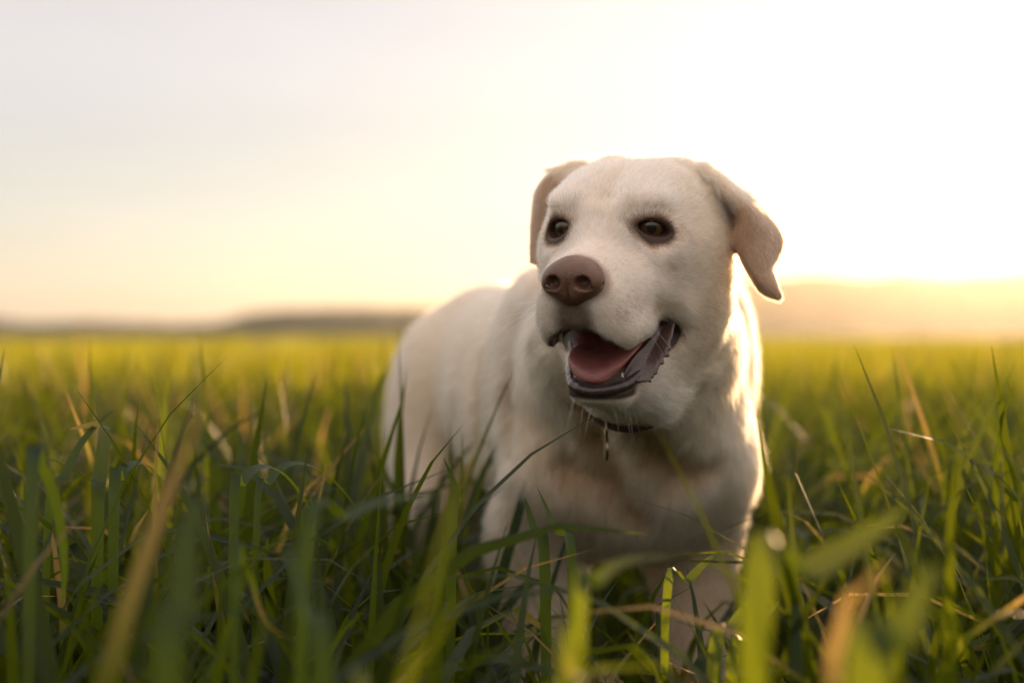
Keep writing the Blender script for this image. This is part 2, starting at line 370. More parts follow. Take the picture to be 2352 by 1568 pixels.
def coat(p):
    """colour, bare-skin weight, fur length (m) for world points"""
    hp, bp = w2h(p), w2b(p); x, y, z = hp.T; ay = np.abs(y)
    col = np.tile(np.array((.80, .63, .455)), (len(p), 1))
    head = sstep(20, 12, np.sqrt(x ** 2 + y ** 2 + (z + 3) ** 2))
    n1 = vnoise(hp, .9, 1.0) * .5 + vnoise(hp, 2.3, 4.0) * .5; n2 = vnoise(p, 16, 2.0)
    col = mixc(col, (.66, .46, .28), np.clip(.35 + .6 * n2, 0, 1) * (1 - head))
    white = np.clip(sstep(-3.5, 1.5, x) + .4 * sstep(-1, 3, z) * sstep(-7, -2, x), 0, 1) * head * np.clip(.9 + .25 * n1, 0, 1)
    col = mixc(col, (.87, .755, .655), white)
    col = mixc(col, (.72, .56, .40), head * sstep(1.0, .25, np.abs(y) + .35 * n1) * sstep(1.0, 2.2, z) * sstep(6, 3.5, z) * .55)   # tan line on the brow
    col = mixc(col, (.66, .48, .31), head * sstep(-1.5, -5, x) * sstep(1.0, -2.0, z) * np.clip(.65 + .5 * n1, 0, 1))                    # cheeks
    streak = vnoise(hp * np.array((.35, 1.6, 1.3)), 3.2, 7.0); col = mixc(col, (.64, .46, .30), head * np.clip(streak - .05, 0, 1) * .55 * sstep(5, 1, x))
    crease = ellv(hp, (2.0, 4.9, -5.6), (1.6, 1.5, .35)); col = mixc(col, (.66, .48, .30), sstep(1.4, .6, crease) * .5)
    ed, et = ear_dist(p); ear = sstep(.011, .006, ed) * sstep(.12, .3, et)
    col = mixc(col, (.37, .205, .115), ear * .88)
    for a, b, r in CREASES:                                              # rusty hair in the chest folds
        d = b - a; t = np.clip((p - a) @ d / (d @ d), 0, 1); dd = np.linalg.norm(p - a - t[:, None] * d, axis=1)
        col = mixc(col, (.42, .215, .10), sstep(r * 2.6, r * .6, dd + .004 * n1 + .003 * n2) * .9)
    skin = np.zeros(len(p)); L = np.full(len(p), .018)
    L = L * (1 - head) + head * .0075; L += .008 * sstep(-5, -10, x) * head + .004 * sstep(-9, -13, z) * head
    L = np.where(ear > .5, .0045, L)
    muz = sstep(2, 6, x) * head; L = L * (1 - muz) + muz * .0042
    nose = ellv(hp, (8.7, .1, -2.4), (1.85, 2.45, 1.85)); L = np.where(nose < 1.5, L * (.45 + .55 * np.clip((nose - 1.05) / .45, 0, 1)), L)
    col = mixc(col, (.30, .19, .14), sstep(1.30, 1.0, nose + .08 * n1) * .75); skin = np.maximum(skin, sstep(1.06, 1.0, nose)); col = mixc(col, (.05, .02, .014), sstep(.98, .90, nose))
    ph = ellv(hp, (8.4, 0, -5.2), (2.4, 1.5, 2.0)); col = mixc(col, (.15, .085, .05), sstep(1.35, .6, ph + .1 * n1) * .9)  # dark skin below the nose, with part of its shade painted in
    spots = ellv(hp, (6.6, 3.0, -4.9), (1.8, 1.5, 1.1)); sp = vnoise(hp, 9.0, 3.0)
    col = mixc(col, (.30, .20, .17), sstep(1.2, .8, spots) * sstep(.45, .62, sp) * .8)
    for s in (-1, 1):
        e, d = eye_e(hp, s); tr = n1 * .12
        near = ellv(hp, EYE[s], (3.2, 3.2, 3.2)) < 1
        inn = np.clip(-d[:, 1] * s / 1.5, -1, 1); stain = near * sstep(1.72 + .25 * inn - .12 * np.clip(d[:, 2], 0, 1), 1.10, e + tr * 1.5)
        col = mixc(col, (.20, .11, .065), stain * .9)
        tear = ellv(hp, EYE[s] + np.array((1.7, -.9 * s, -2.0)), (1.4, .5, 1.5)); col = mixc(col, (.58, .38, .25), sstep(1.5, .5, tear) * .45 * near)
        under = ellv(hp, EYE[s] + np.array((.9, .9 * s, -2.4)), (1.2, 1.7, .9)); col = mixc(col, (.56, .40, .27), sstep(1.5, .5, under) * .55)
        rim = near * sstep(1.22, 1.06, e + tr); col = mixc(col, (.065, .034, .021), rim)
        skin = np.maximum(skin, near * sstep(1.07, .99, e)); L = np.where(near & (e < 1.7), .0042, L)
    cav = np.minimum(ellv(hp, (4.4, 0, -8.2), (5.8, 2.8, 2.3)), np.minimum(ellv(hp, (.8, 3.9, -8.3), (2.5, 1.6, 1.3)), ellv(hp, (.8, -3.9, -8.3), (2.5, 1.6, 1.3))))
    jaw = ellv(hp, (2.5, 0, -9.9), (4.8, 1.9, 1.3), JW)
    inm = (head > .3) * np.maximum(sstep(1.10, 1.04, cav), sstep(1.10, 1.04, jaw))
    col = mixc(col, (.035, .020, .018), (head > .3) * np.maximum(sstep(1.22, 1.10, cav + .03 * n1), sstep(1.3, 1.12, jaw)))
    inner = inm * sstep(3.5, 2.3, ay) * sstep(7.6, 6.0, x); col = mixc(col, (.28, .07, .06), inner * .8)
    skin = np.maximum(skin, inm)
    chin = (head > .3) * sstep(3.0, 3.8, x) * sstep(-12.6, -12.2, z) * sstep(-9.5, -10.5, z); col = mixc(col, (.05, .032, .026), chin); L = np.where(chin > .3, .0025, L)
    skin = np.maximum(skin, chin * .75)
    front = sstep(.045, .02, np.abs(p[:, 0] - .075)) * (p[:, 1] < COL_C[1])
    nk = (np.abs((p - COL_C) @ COL_N) < .03) & (np.linalg.norm(p - COL_C, axis=1) < .14); L = np.where(nk, .024 * (1 - front) + .004 * front, L)
    return np.clip(col, 0, 1), skin, L

def flow(p):
    hp, bp = w2h(p), w2b(p); x, y, z = hp.T
    head = sstep(19, 11, np.sqrt(x ** 2 + y ** 2 + (z + 3) ** 2))
    fh = np.stack([-np.ones(len(p)), .35 * np.sign(y) * sstep(.0, 2.5, np.abs(y)), -.55 * sstep(-1, -6, z) + .25 * sstep(0, 3, z)], 1)
    for s in (-1, 1):
        r = hp - (EYE[s] + GZ[s][0]); l = np.linalg.norm(r, axis=1); fh += r / (l[:, None] + .01) * (2.2 * np.exp(-(l / 2.6) ** 2))[:, None]
    m = np.exp(-((hp - (7, 0, -5.5)) ** 2).sum(1) / 9); fh += np.stack([0 * x, .5 * np.sign(y), -.8 + 0 * x], 1) * m[:, None]
    fb = np.stack([-1.0 + .9 * sstep(-.16, -.02, bp[:, 0]), .3 * np.sign(bp[:, 1]), -.45 - .9 * sstep(-.2, -.03, bp[:, 0])], 1)
    v = fh @ HM * head[:, None] + fb @ BM * (1 - head)[:, None]
    ed, et = ear_dist(p); e = sstep(.012, .006, ed)[:, None]
    v = v * (1 - e) + np.array((.25, -.1, -1.0)) * e
    v += .22 * np.stack([vnoise(p, 55, 1.), vnoise(p, 60, 5.), vnoise(p, 50, 9.)], 1)
    return v

# ---- materials of the dog
def attr_mat(name, rough, spec, wet=False):
    m, t, n, l, b = new_mat(name)
    a = n.new('ShaderNodeAttribute'); a.attribute_name = 'col'; l.new(a.outputs['Color'], b.inputs['Base Color'])
    r = n.new('ShaderNodeAttribute'); r.attribute_name = 'rough'; l.new(r.outputs['Fac'], b.inputs['Roughness'])
    b.inputs['Specular IOR Level'].default_value = spec
    no = n.new('ShaderNodeTexNoise'); no.inputs['Scale'].default_value = 900; bu = n.new('ShaderNodeBump'); bu.inputs['Strength'].default_value = .25; bu.inputs['Distance'].default_value = .001
    l.new(no.outputs['Fac'], bu.inputs['Height']); l.new(bu.outputs[0], b.inputs['Normal'])
    return m
def wet_mat(name, c1, c2, rough=.25, scale=250, bump=.3, coat=.4, kind='noise', sss=0):
    m, t, n, l, b = new_mat(name)
    tc = n.new('ShaderNodeTexCoord'); no = n.new('ShaderNodeTexNoise'); no.inputs['Scale'].default_value = scale * .25; no.inputs['Detail'].default_value = 5
    l.new(tc.outputs['Object'], no.inputs['Vector'])
    mx = n.new('ShaderNodeMix'); mx.data_type = 'RGBA'; mx.inputs['A'].default_value = (*c1, 1); mx.inputs['B'].default_value = (*c2, 1)
    cr = n.new('ShaderNodeMapRange'); cr.inputs[1].default_value = .35; cr.inputs[2].default_value = .65; l.new(no.outputs['Fac'], cr.inputs[0]); l.new(cr.outputs[0], mx.inputs['Factor'])
    l.new(mx.outputs['Result'], b.inputs['Base Color'])
    if kind == 'cell':
        h = n.new('ShaderNodeTexVoronoi'); h.inputs['Scale'].default_value = scale * 3; hs = h.outputs['Distance']
    else:
        h = n.new('ShaderNodeTexNoise'); h.inputs['Scale'].default_value = scale * 3; hs = h.outputs['Fac']
    l.new(tc.outputs['Object'], h.inputs['Vector'])
    bu = n.new('ShaderNodeBump'); bu.inputs['Strength'].default_value = bump; bu.inputs['Distance'].default_value = .0008
    l.new(hs, bu.inputs['Height']); l.new(bu.outputs[0], b.inputs['Normal'])
    b.inputs['Roughness'].default_value = rough; b.inputs['Coat Weight'].default_value = coat; b.inputs['Coat Roughness'].default_value = .12
    if sss: b.inputs['Subsurface Weight'].default_value = sss; b.inputs['Subsurface Scale'].default_value = .004; b.inputs['Subsurface Radius'].default_value = (1, .35, .25)
    return m
M_skin = attr_mat('dog_skin', .5, .3)
M_nose = wet_mat('nose_leather', (.19, .088, .051), (.12, .052, .031), .38, 300, .6, .3, 'cell')
M_tongue = wet_mat('tongue', (.42, .145, .125), (.32, .10, .09), .34, 300, .5, .4, 'cell', .25)
M_lip = wet_mat('wet_lip', (.028, .017, .015), (.055, .032, .029), .34, 220, .5, .5)
M_gum = wet_mat('inner_lip', (.060, .033, .027), (.125, .064, .054), .27, 180, .5, .5)
M_tooth = wet_mat('tooth', (.75, .70, .55), (.62, .54, .38), .3, 200, .1, .3)

# ---- the dog's objects
dog = bpy.data.objects.new('dog', None); C.objects.link(dog); dog.location = BO; dog.empty_display_size = .1
tag(dog, 'pale yellow old Labrador-type dog standing in tall grass, mouth open and head turned aside', 'dog')
def child(o, parent=dog):
    o.parent = parent
    if parent is dog: o.matrix_parent_inverse = Matrix.Translation(-Vector(BO))
    return o
body = child(mesh_obj('body', V, Q, M_skin))
me = body.data; VN = np.empty(len(V) * 3, np.float32); me.vertex_normals.foreach_get('vector', VN); VN = VN.reshape(-1, 3)
vc, vs, vl = coat(V)
a = me.attributes.new('col', 'FLOAT_COLOR', 'POINT'); a.data.foreach_set('color', np.concatenate((vc, np.ones((len(V), 1))), 1).astype(np.float32).ravel())
a = me.attributes.new('rough', 'FLOAT', 'POINT'); a.data.foreach_set('value', (.85 - .50 * vs).astype(np.float32))

def field_part(name, lo, hi, h, build, mat, smooth=2):
    f = Field(*(np.arange(l, u, h).astype(np.float32) for l, u in zip(lo, hi))); build(f)
    v, qd = f.mesh(smooth); return child(mesh_obj(name, v, qd, mat))
def nose_build(f):
    E_ = lambda c, r, k=.3, mode='add': f.ell(h2w(c), np.array(r) * .01, k * .01, HM, mode)
    K_ = lambda a, b, ra, rb, k=.2, mode='add': f.cone(h2w(a), h2w(b), ra * .01, rb * .01, k * .01, mode)
    E_((8.3, .1, -2.15), (1.75, 2.1, 1.5)); E_((8.7, .1, -3.2), (1.3, 1.4, 1.15), .6)
    for s in (-1, 1):
        E_((8.8, 1.3 * s + .1, -2.5), (1.15, 1.15, 1.15), .5)
    for s in (-1, 1):
        E_((10.05, 1.18 * s + .1, -2.45), (1.0, .58, .52), .25, 'sub')
        K_((9.7, 1.55 * s + .1, -2.8), (8.6, 2.5 * s + .1, -2.7), .20, .10, .2, 'sub')
    K_((10.3, .1, -2.0), (9.6, .1, -4.4), .07, .12, .2, 'sub')
nc = h2w((9, 0, -3)); nose = field_part('nose', nc - .045, nc + .045, .00065, nose_build, M_nose)
nose['label'] = 'pinkish brown leathery nose with open nostrils'

TON = np.array([[h2w(c) for c in r] for r in (
    ((-1.5, -2.0, -8.8), (-1.5, 0, -9.2), (-1.5, 2.0, -8.8)), ((1.5, -2.4, -9.0), (1.5, 0, -9.7), (1.5, 2.6, -8.8)),
    ((3.2, -2.5, -9.2), (3.5, 0, -9.9), (3.0, 2.5, -9.1)), ((4.3, -2.3, -9.7), (4.9, 0, -10.3), (4.0, 2.0, -9.8)),
    ((4.8, -1.7, -10.5), (5.3, 0, -10.8), (4.6, 1.2, -10.7)))])
def cloud_part(name, G, rad, mat, h=.0011, k=.003):
    pts = G.reshape(-1, 3); lo, hi = pts.min(0) - .012, pts.max(0) + .012
    return field_part(name, lo, hi, h, lambda f: f.cloud(pts, rad, k), mat, 2)
G = sheet(TON, 70, 50); tv = np.tile(np.abs(np.linspace(-1, 1, 50)), 70)
tongue = cloud_part('tongue', G, .0035 - .0017 * tv ** 3, M_tongue); tongue['label'] = 'pink wet tongue lying over the lower lip'
# lower lip: a dark roll round the front of the jaw
lp = np.array([h2w(c) for c in ((-.6, -3.9, -8.5), (1.6, -3.0, -10.0), (3.6, -2.45, -11.0), (5.0, -1.7, -11.45), (5.75, 0, -11.65), (5.1, 1.7, -11.5), (3.8, 2.6, -11.2), (1.8, 3.3, -10.2), (-.4, 4.3, -8.3))])
G = sheet(lp[:, None].repeat(2, 1), 160, 2)[:, :1]; tt = np.linspace(0, 1, 160)
lower_lip = cloud_part('lower_lip', G, 0.0038 + .0004 * np.sin(tt * 70) * np.sin(tt * 37 + 1) + .001 * np.sin(math.pi * tt), M_lip); lower_lip['label'] = 'dark wet lower lip'
# frilled fold of the lower lip at the corner of the mouth
outer = [(-.5, 4.9, -7.2), (.8, 4.8, -8.6), (1.9, 4.3, -9.9), (2.8, 3.8, -10.8), (3.6, 3.3, -11.1), (4.0, 2.7, -11.0)]
inner = [(-.4, 4.0, -7.4), (.8, 3.5, -8.3), (1.8, 3.0, -9.0), (2.8, 2.6, -9.5), (3.6, 2.3, -10.1), (4.0, 2.1, -10.7)]
rows = [[h2w(i), h2w((np.array(i) * .5 + np.array(o) * .5) + (-.1, -.25, -.05)), h2w(o)] for i, o in zip(inner, outer)]
G = sheet(rows, 110, 34); t = np.linspace(0, 1, 110)
fr = (np.abs(np.sin(t * 34 + .8 * np.sin(t * 19))) ** 1.5 * (.35 + .65 * np.sin(t * 23 + 1) ** 2) * sstep(.12, .3, t) * sstep(1.0, .85, t))
dirv = (G[:, -1] - G[:, 0]); dirv /= np.linalg.norm(dirv, axis=1)[:, None]
G = G + (dirv * fr[:, None] * .0055)[:, None] * (np.linspace(0, 1, 34) ** 5)[None, :, None]
tw = np.tile(np.linspace(0, 1, 34), 110)
flap = cloud_part('lip_flap', G, .0017 - .0004 * tw, M_gum, .0009); flap['label'] = 'frilled purplish fold of the lower lip'
# teeth
def tooth(a, b, r):
    a, b = h2w(a), h2w(b); lo, hi = np.minimum(a, b) - .012, np.maximum(a, b) + .012
    return field_part('tooth', lo, hi, .0007, lambda f: f.cone(a, b, r, r * .25, .001), M_tooth)
tooth((4.0, 1.85, -11.5), (4.2, 2.0, -10.5), .0032); tooth((4.2, -1.75, -11.5), (4.4, -1.9, -10.4), .0032)
tooth((6.6, -2.0, -6.2), (6.6, -2.05, -7.7), .0032); tooth((6.6, 2.0, -6.2), (6.6, 2.05, -7.4), .0032)

# eyes
def eye_mat():
    m, t, n, l, b = new_mat('eyeball'); b.inputs['Base Color'].default_value = (.09, .045, .028, 1); b.inputs['Roughness'].default_value = .12
    b.inputs['Coat Weight'].default_value = 1; b.inputs['Coat Roughness'].default_value = .02
    return m
def iris_mat():
    m, t, n, l, b = new_mat('iris')
    tc = n.new('ShaderNodeTexCoord'); sp = n.new('ShaderNodeSeparateXYZ'); l.new(tc.outputs['Object'], sp.inputs[0])
    cx = n.new('ShaderNodeCombineXYZ'); l.new(sp.outputs[1], cx.inputs[1]); l.new(sp.outputs[2], cx.inputs[2])
    ln = n.new('ShaderNodeVectorMath'); ln.operation = 'LENGTH'; l.new(cx.outputs[0], ln.inputs[0])
    nz = n.new('ShaderNodeVectorMath'); nz.operation = 'NORMALIZE'; l.new(cx.outputs[0], nz.inputs[0])
    no = n.new('ShaderNodeTexNoise'); no.inputs['Scale'].default_value = 9; no.inputs['Detail'].default_value = 4; l.new(nz.outputs[0], no.inputs['Vector'])
    ad = n.new('ShaderNodeMath'); ad.operation = 'MULTIPLY_ADD'; l.new(no.outputs['Fac'], ad.inputs[0]); ad.inputs[1].default_value = .0012; l.new(ln.outputs['Value'], ad.inputs[2])
    mr = n.new('ShaderNodeMapRange'); mr.inputs[1].default_value = 0; mr.inputs[2].default_value = .0105; l.new(ad.outputs[0], mr.inputs[0])
    cr = n.new('ShaderNodeValToRGB'); e = cr.color_ramp.elements
    e[0].position = 0; e[0].color = (.002, .002, .002, 1); e[1].position = 1; e[1].color = (.02, .012, .008, 1)
    for p_, c_ in ((.40, (.003, .002, .002, 1)), (.46, (.07, .028, .009, 1)), (.72, (.13, .055, .018, 1)), (.92, (.03, .013, .006, 1))):
        k = e.new(p_); k.color = c_
    l.new(mr.outputs[0], cr.inputs[0]); l.new(cr.outputs[0], b.inputs['Base Color'])
    b.inputs['Roughness'].default_value = .3; b.inputs['Coat Weight'].default_value = 1; b.inputs['Coat Roughness'].default_value = .015; b.inputs['Coat IOR'].default_value = 1.6
    return m
M_eye, M_iris = eye_mat(), iris_mat()
def dome(r, a0, n=40, m=20, bulge=0.0):         # polar cap about +X up to angle a0
    vs_, fs = [(r + bulge, 0, 0)], []
    for i in range(1, m + 1):
        t = a0 * i / m; rr = r + bulge * (1 - (i / m) ** 2)
        for j in range(n):
            u = 2 * math.pi * j / n; vs_.append((rr * math.cos(t), rr * math.sin(t) * math.cos(u), rr * math.sin(t) * math.sin(u)))
    for j in range(n): fs.append((0, 1 + j, 1 + (j + 1) % n))
    for i in range(m - 1):
        for j in range(n):
            a_, b_ = 1 + i * n + j, 1 + i * n + (j + 1) % n; fs.append((a_, a_ + n, b_ + n, b_))
    return vs_, fs
for s in (-1, 1):
    ax = np.array((.90, .40 * s - .08, -.02)); ax /= np.linalg.norm(ax); yv = np.cross((0, 0, 1.), ax); yv /= np.linalg.norm(yv); zv = np.cross(ax, yv)
    W = np.array((ax, yv, zv)) @ HM; mw = Matrix(np.vstack((np.column_stack((W.T, h2w(EYE[s]))), (0, 0, 0, 1))).tolist())
    vv, ff = dome(EYE_R * .01, math.pi * .98); e = child(mesh_obj('eye', vv, ff, M_eye)); e.matrix_basis = mw
    e['label'] = 'dark brown eye of the dog'
    vv, ff = dome(EYE_R * .01 + .0002, R(58), bulge=.0011); ir = mesh_obj('iris', vv, ff, M_iris, e)

# ---- fur, whiskers
def hair_mat(name):
    m, t, n, l, b = new_mat(name); n.remove(b)
    h = n.new('ShaderNodeBsdfHairPrincipled'); h.parametrization = 'COLOR'
    a = n.new('ShaderNodeAttribute'); a.attribute_name = 'col'; l.new(a.outputs['Color'], h.inputs['Color'])
    h.inputs['Roughness'].default_value = .45; h.inputs['Radial Roughness'].default_value = .55
    h.inputs['Random Roughness'].default_value = .2; h.inputs['Coat'].default_value = .0
    l.new(h.outputs[0], n['Material Output'].inputs['Surface']); return m
def make_hair(name, PTS, RAD, COL, mat):
    N, K, _ = PTS.shape
    hc = bpy.data.hair_curves.new(name); hc.add_curves([K] * N)
    hc.points.foreach_set('position', PTS.astype(np.float32).ravel())
    ra = hc.attributes.get('radius') or hc.attributes.new('radius', 'FLOAT', 'POINT'); ra.data.foreach_set('value', RAD.astype(np.float32).ravel())
    ca = hc.attributes.new('col', 'FLOAT_COLOR', 'CURVE'); ca.data.foreach_set('color', np.concatenate((COL, np.ones((N, 1))), 1).astype(np.float32).ravel())
    hc.materials.append(mat); o = bpy.data.objects.new(name, hc); C.objects.link(o); return o
if DO_FUR:
    M_hair = hair_mat('fur')
    a_, b_, c_, d_ = (V[Q[:, i]] for i in range(4)); area = .5 * np.linalg.norm(np.cross(c_ - a_, d_ - b_), axis=1); cen = (a_ + b_ + c_ + d_) / 4
    hd = np.linalg.norm(w2h(cen) + (1, 0, 3), axis=1); hw = sstep(17, 12, hd)
    nk_ = sstep(42, 30, hd) * (1 - hw); dens = (34 * (1 - hw) + 50 * nk_ + 210 * hw) * 1e4
    dens *= np.where(cen[:, 2] < .14, .3, 1)
    lam = dens * area; cnt = (lam + rng.random(len(lam))).astype(int)
    fi = np.repeat(np.arange(len(Q)), cnt); u, v_ = rng.random((2, len(fi), 1))
    root = (a_[fi] * (1 - u) + b_[fi] * u) * (1 - v_) + (d_[fi] * (1 - u) + c_[fi] * u) * v_
    nq = VN[Q]; nr = (nq[fi, 0] * (1 - u) + nq[fi, 1] * u) * (1 - v_) + (nq[fi, 3] * (1 - u) + nq[fi, 2] * u) * v_
    nr /= np.linalg.norm(nr, axis=1)[:, None] + 1e-9
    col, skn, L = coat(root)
    keep = rng.random(len(root)) > np.clip(skn * 1.3, 0, 1)
    root, nr, col, L, hwf = root[keep], nr[keep], col[keep], L[keep], hw[fi][keep]
    hpr = w2h(root); pd = np.zeros(len(root))
    for s in (-1, 1):
        e, d = eye_e(hpr, s); near = ellv(hpr, EYE[s], (3.6, 3.6, 3.6)) < 1
        pd = np.maximum(pd, near * sstep(2.4, 1.2, e) * .45)
        pd = np.maximum(pd, sstep(1.5, .3, ellv(hpr, EYE[s] + np.array((1.1, -1.2 * s, 1.7)), (1.2, .8, .9))) * .5)
        pd = np.maximum(pd, sstep(1.4, .4, ellv(hpr, EYE[s] + np.array((1.2, 1.0 * s, -2.6)), (1.2, 1.8, 1.2))) * .22)
        pd = np.maximum(pd, sstep(1.3, .8, ellv(hpr, (6.4, 3.0 * s, -4.9), (2.0, 1.6, 1.3))) * sstep(.25, .5, vnoise(hpr, 8.0, 3.0)) * .7)
    pd = np.maximum(pd, sstep(1.6, 1.05, ellv(hpr, (8.7, .1, -2.4), (1.85, 2.45, 1.85))) * .4); pd = np.maximum(pd, .025 * sstep(18, 12, np.linalg.norm(hpr, axis=1)))
    dk = rng.random(len(root)) < pd; col[dk] = col[dk] * .25 + np.array((.05, .03, .022)) * .75
    N = len(root); v = flow(root); v -= (v * nr).sum(1)[:, None] * nr; v /= np.linalg.norm(v, axis=1)[:, None] + 1e-6
    side = np.cross(nr, v); v = v + side * (rng.normal(0, .16, N))[:, None] + side * (.35 * vnoise(root, 140, 3.))[:, None]
    L = L * rng.uniform(.65, 1.2, N); lift = np.where(rng.random(N) < .12, rng.uniform(.5, .95, N), rng.uniform(.22, .5, N)) + (.12 + .32 * rng.random(N)) * (1 - hwf)
    K = 4; T = np.linspace(0, 1, K)
    PTS = np.empty((N, K, 3))
    for i, t in enumerate(T):
        out = lift * (t - .55 * t * t) * 1.2
        PTS[:, i] = root - nr * .0003 + (v * t + nr * out[:, None]) * L[:, None]
    R0 = np.where(hwf > .5, .000085, np.where(nk_[fi][keep] > .5, .00012, .00017))[:, None] * rng.uniform(.7, 1.2, (N, 1)); RAD = R0 * np.array((1, .9, .65, .15))
    val = rng.uniform(.68, 1.10, (N, 1)) * (1 + .16 * vnoise(root, 420, 2.))[:, None] * (1 + .10 * vnoise(root, 150, 6.))[:, None] * np.where(rng.random((N, 1)) < .05, .55, 1); col = np.clip(col * val, .004, .93)
    fur = child(make_hair('fur', PTS, RAD, col, M_hair), body); fur['label'] = 'short pale yellow coat, whitish on the face'
    print('hairs', N)
    # whiskers and long lip hairs
    rt, tp = [], []
    bv = BVHTree.FromPolygons([tuple(x) for x in V], [tuple(int(i) for i in f) for f in Q])
    for i in range(40):
        s = -1 if i % 2 else 1
        if i < 26: q0 = np.array((random.uniform(6.3, 8.0), s * 4, random.uniform(-6.0, -4.2))); dr = np.array((random.uniform(-.1, .5), s * 1.0, random.uniform(-.9, .1))); ln = random.uniform(.015, .04)
        elif i < 40: q0 = np.array((random.uniform(2, 5.2), s * random.uniform(.2, 2.2), -14)); dr = np.array((random.uniform(-.1, .4), s * .3, -1.0)); ln = random.uniform(.012, .03)
        else: q0 = np.array((random.uniform(-.5, .8), s * random.uniform(2.5, 3.5), 6)); dr = np.array((.5, s * .6, .7)); ln = random.uniform(.015, .03)
        tgt = np.array((q0[0], 0, -4.5)) if i < 26 else (np.array((q0[0], q0[1], -11)) if i < 40 else np.array((q0[0], q0[1], 1)))
        o_ = h2w(q0 * 1.0 if i >= 26 else q0 + np.array((0, 3 * s, 0))); dd = h2w(tgt) - o_
        hit = bv.ray_cast(Vector(o_), Vector(dd).normalized())
        if hit[0] is None: continue
        dr = (dr / np.linalg.norm(dr)) @ HM; g_ = np.array((0, 0, -1.)); p0 = np.array(hit[0])
        rt.append([p0 + dr * ln * t + g_ * ln * .25 * t * t for t in np.linspace(0, 1, 7)])
    rt = np.array(rt); wr = np.tile(.00013 * np.array((1, .95, .9, .8, .65, .45, .15)), (len(rt), 1))
    wk = child(make_hair('whiskers', rt, wr, np.tile((.85, .80, .7), (len(rt), 1)), M_hair), body); wk['kind'] = 'stuff'

# ------------------------------------------------------------------ collar
bv = BVHTree.FromPolygons([tuple(x) for x in V], [tuple(int(i) for i in f) for f in Q])
cc_ = COL_C; nn = COL_N
e1 = np.cross(nn, (0, 1, 0)); e1 /= np.linalg.norm(e1); e2 = np.cross(nn, e1)
ring = []
for k in range(96):
    a = 2 * math.pi * k / 96; dd = e1 * math.cos(a) + e2 * math.sin(a)
    rr = []
    for off in (-.010, 0, .010):
        hit = bv.ray_cast(Vector(cc_ + nn * off), Vector(dd)); rr.append(hit[3] if hit[0] is not None else .08)
    ring.append((dd, sum(rr) / 3))
rad = np.array([r for _, r in ring]); 
for _ in range(3): rad = (np.roll(rad, 1) + rad * 2 + np.roll(rad, -1)) / 4
dirs = np.array([d for d, _ in ring]); vv, ff = [], []
for k in range(96):
    for off, h in ((-.009, -.003), (-.0085, .0012), (.0085, .0012), (.009, -.003)):
        vv.append(cc_ + dirs[k] * (rad[k] + h - (.011 * float(sstep(-.75, -.35, dirs[k][1])))) + nn * off)
for k in range(96):
    for j in range(4):
        a_, b_ = k * 4 + j, k * 4 + (j + 1) % 4; c_, d_ = ((k + 1) % 96) * 4 + (j + 1) % 4, ((k + 1) % 96) * 4 + j
        ff.append((a_, b_, c_, d_))
M_strap = wet_mat('collar_leather', (.055, .030, .018), (.035, .020, .013), .55, 120, .4, .1)
M_metal, _, _, _, b = new_mat('tag_metal'); b.inputs['Base Color'].default_value = (.30, .24, .16, 1); b.inputs['Metallic'].default_value = 1; b.inputs['Roughness'].default_value = .35
collar = bpy.data.objects.new('dog_collar', None); C.objects.link(collar); collar.location = cc_
tag(collar, 'dark brown leather collar with a small hanging tag round the neck of the dog', 'collar')
def cchild(o, par=None): o.parent = collar; o.matrix_parent_inverse = Matrix.Translation(-Vector(cc_)); return o
strap = cchild(mesh_obj('strap', vv, ff, M_strap)); strap.data.polygons.foreach_set('use_smooth', [False] * len(ff))
tp = P(1398, 958, 1.0); k0 = int(np.argmin([np.linalg.norm((cc_ + dirs[k] * rad[k])[[0]] - (1398 - 1176) / FPX * 1.17) + 10 * (dirs[k][1] > 0) for k in range(96)]))
base = cc_ + dirs[k0] * (rad[k0] + .003)
def torus(c, ax1, ax2, R_, r_, n=24, m=8):
    v, f = [], []
    for i in range(n):
        a = 2 * math.pi * i / n; ce = c + (ax1 * math.cos(a) + ax2 * math.sin(a)) * R_; rd = (ce - c) / R_; up_ = np.cross(ax1, ax2)
        for j in range(m):
            b_ = 2 * math.pi * j / m; v.append(ce + rd * r_ * math.cos(b_) + up_ * r_ * math.sin(b_))
    for i in range(n):
        for j in range(m): f.append((i * m + j, ((i + 1) % n) * m + j, ((i + 1) % n) * m + (j + 1) % m, i * m + (j + 1) % m))
    return v, f
Zv = np.array((0, 0, 1.)); Yv = np.array((0.05, -1., 0)); Yv /= np.linalg.norm(Yv)
v, f = torus(base - Zv * .006, Yv, Zv, .006, .001); cchild(mesh_obj('ring', v, f, M_metal))
v, f = [], []
tc_ = base - Zv * .0215; tx = np.cross(Yv, Zv)
for sgn in (-1, 1):
    for i in range(32):
        a = 2 * math.pi * i / 32; v.append(tc_ + Yv * .0095 * math.cos(a) + Zv * .0105 * math.sin(a) + tx * sgn * .0011)
f = [tuple(range(32)), tuple(range(63, 31, -1))] + [(i, (i + 1) % 32, 32 + (i + 1) % 32, 32 + i) for i in range(32)]
cchild(mesh_obj('tag', v, f, M_metal, None, False))
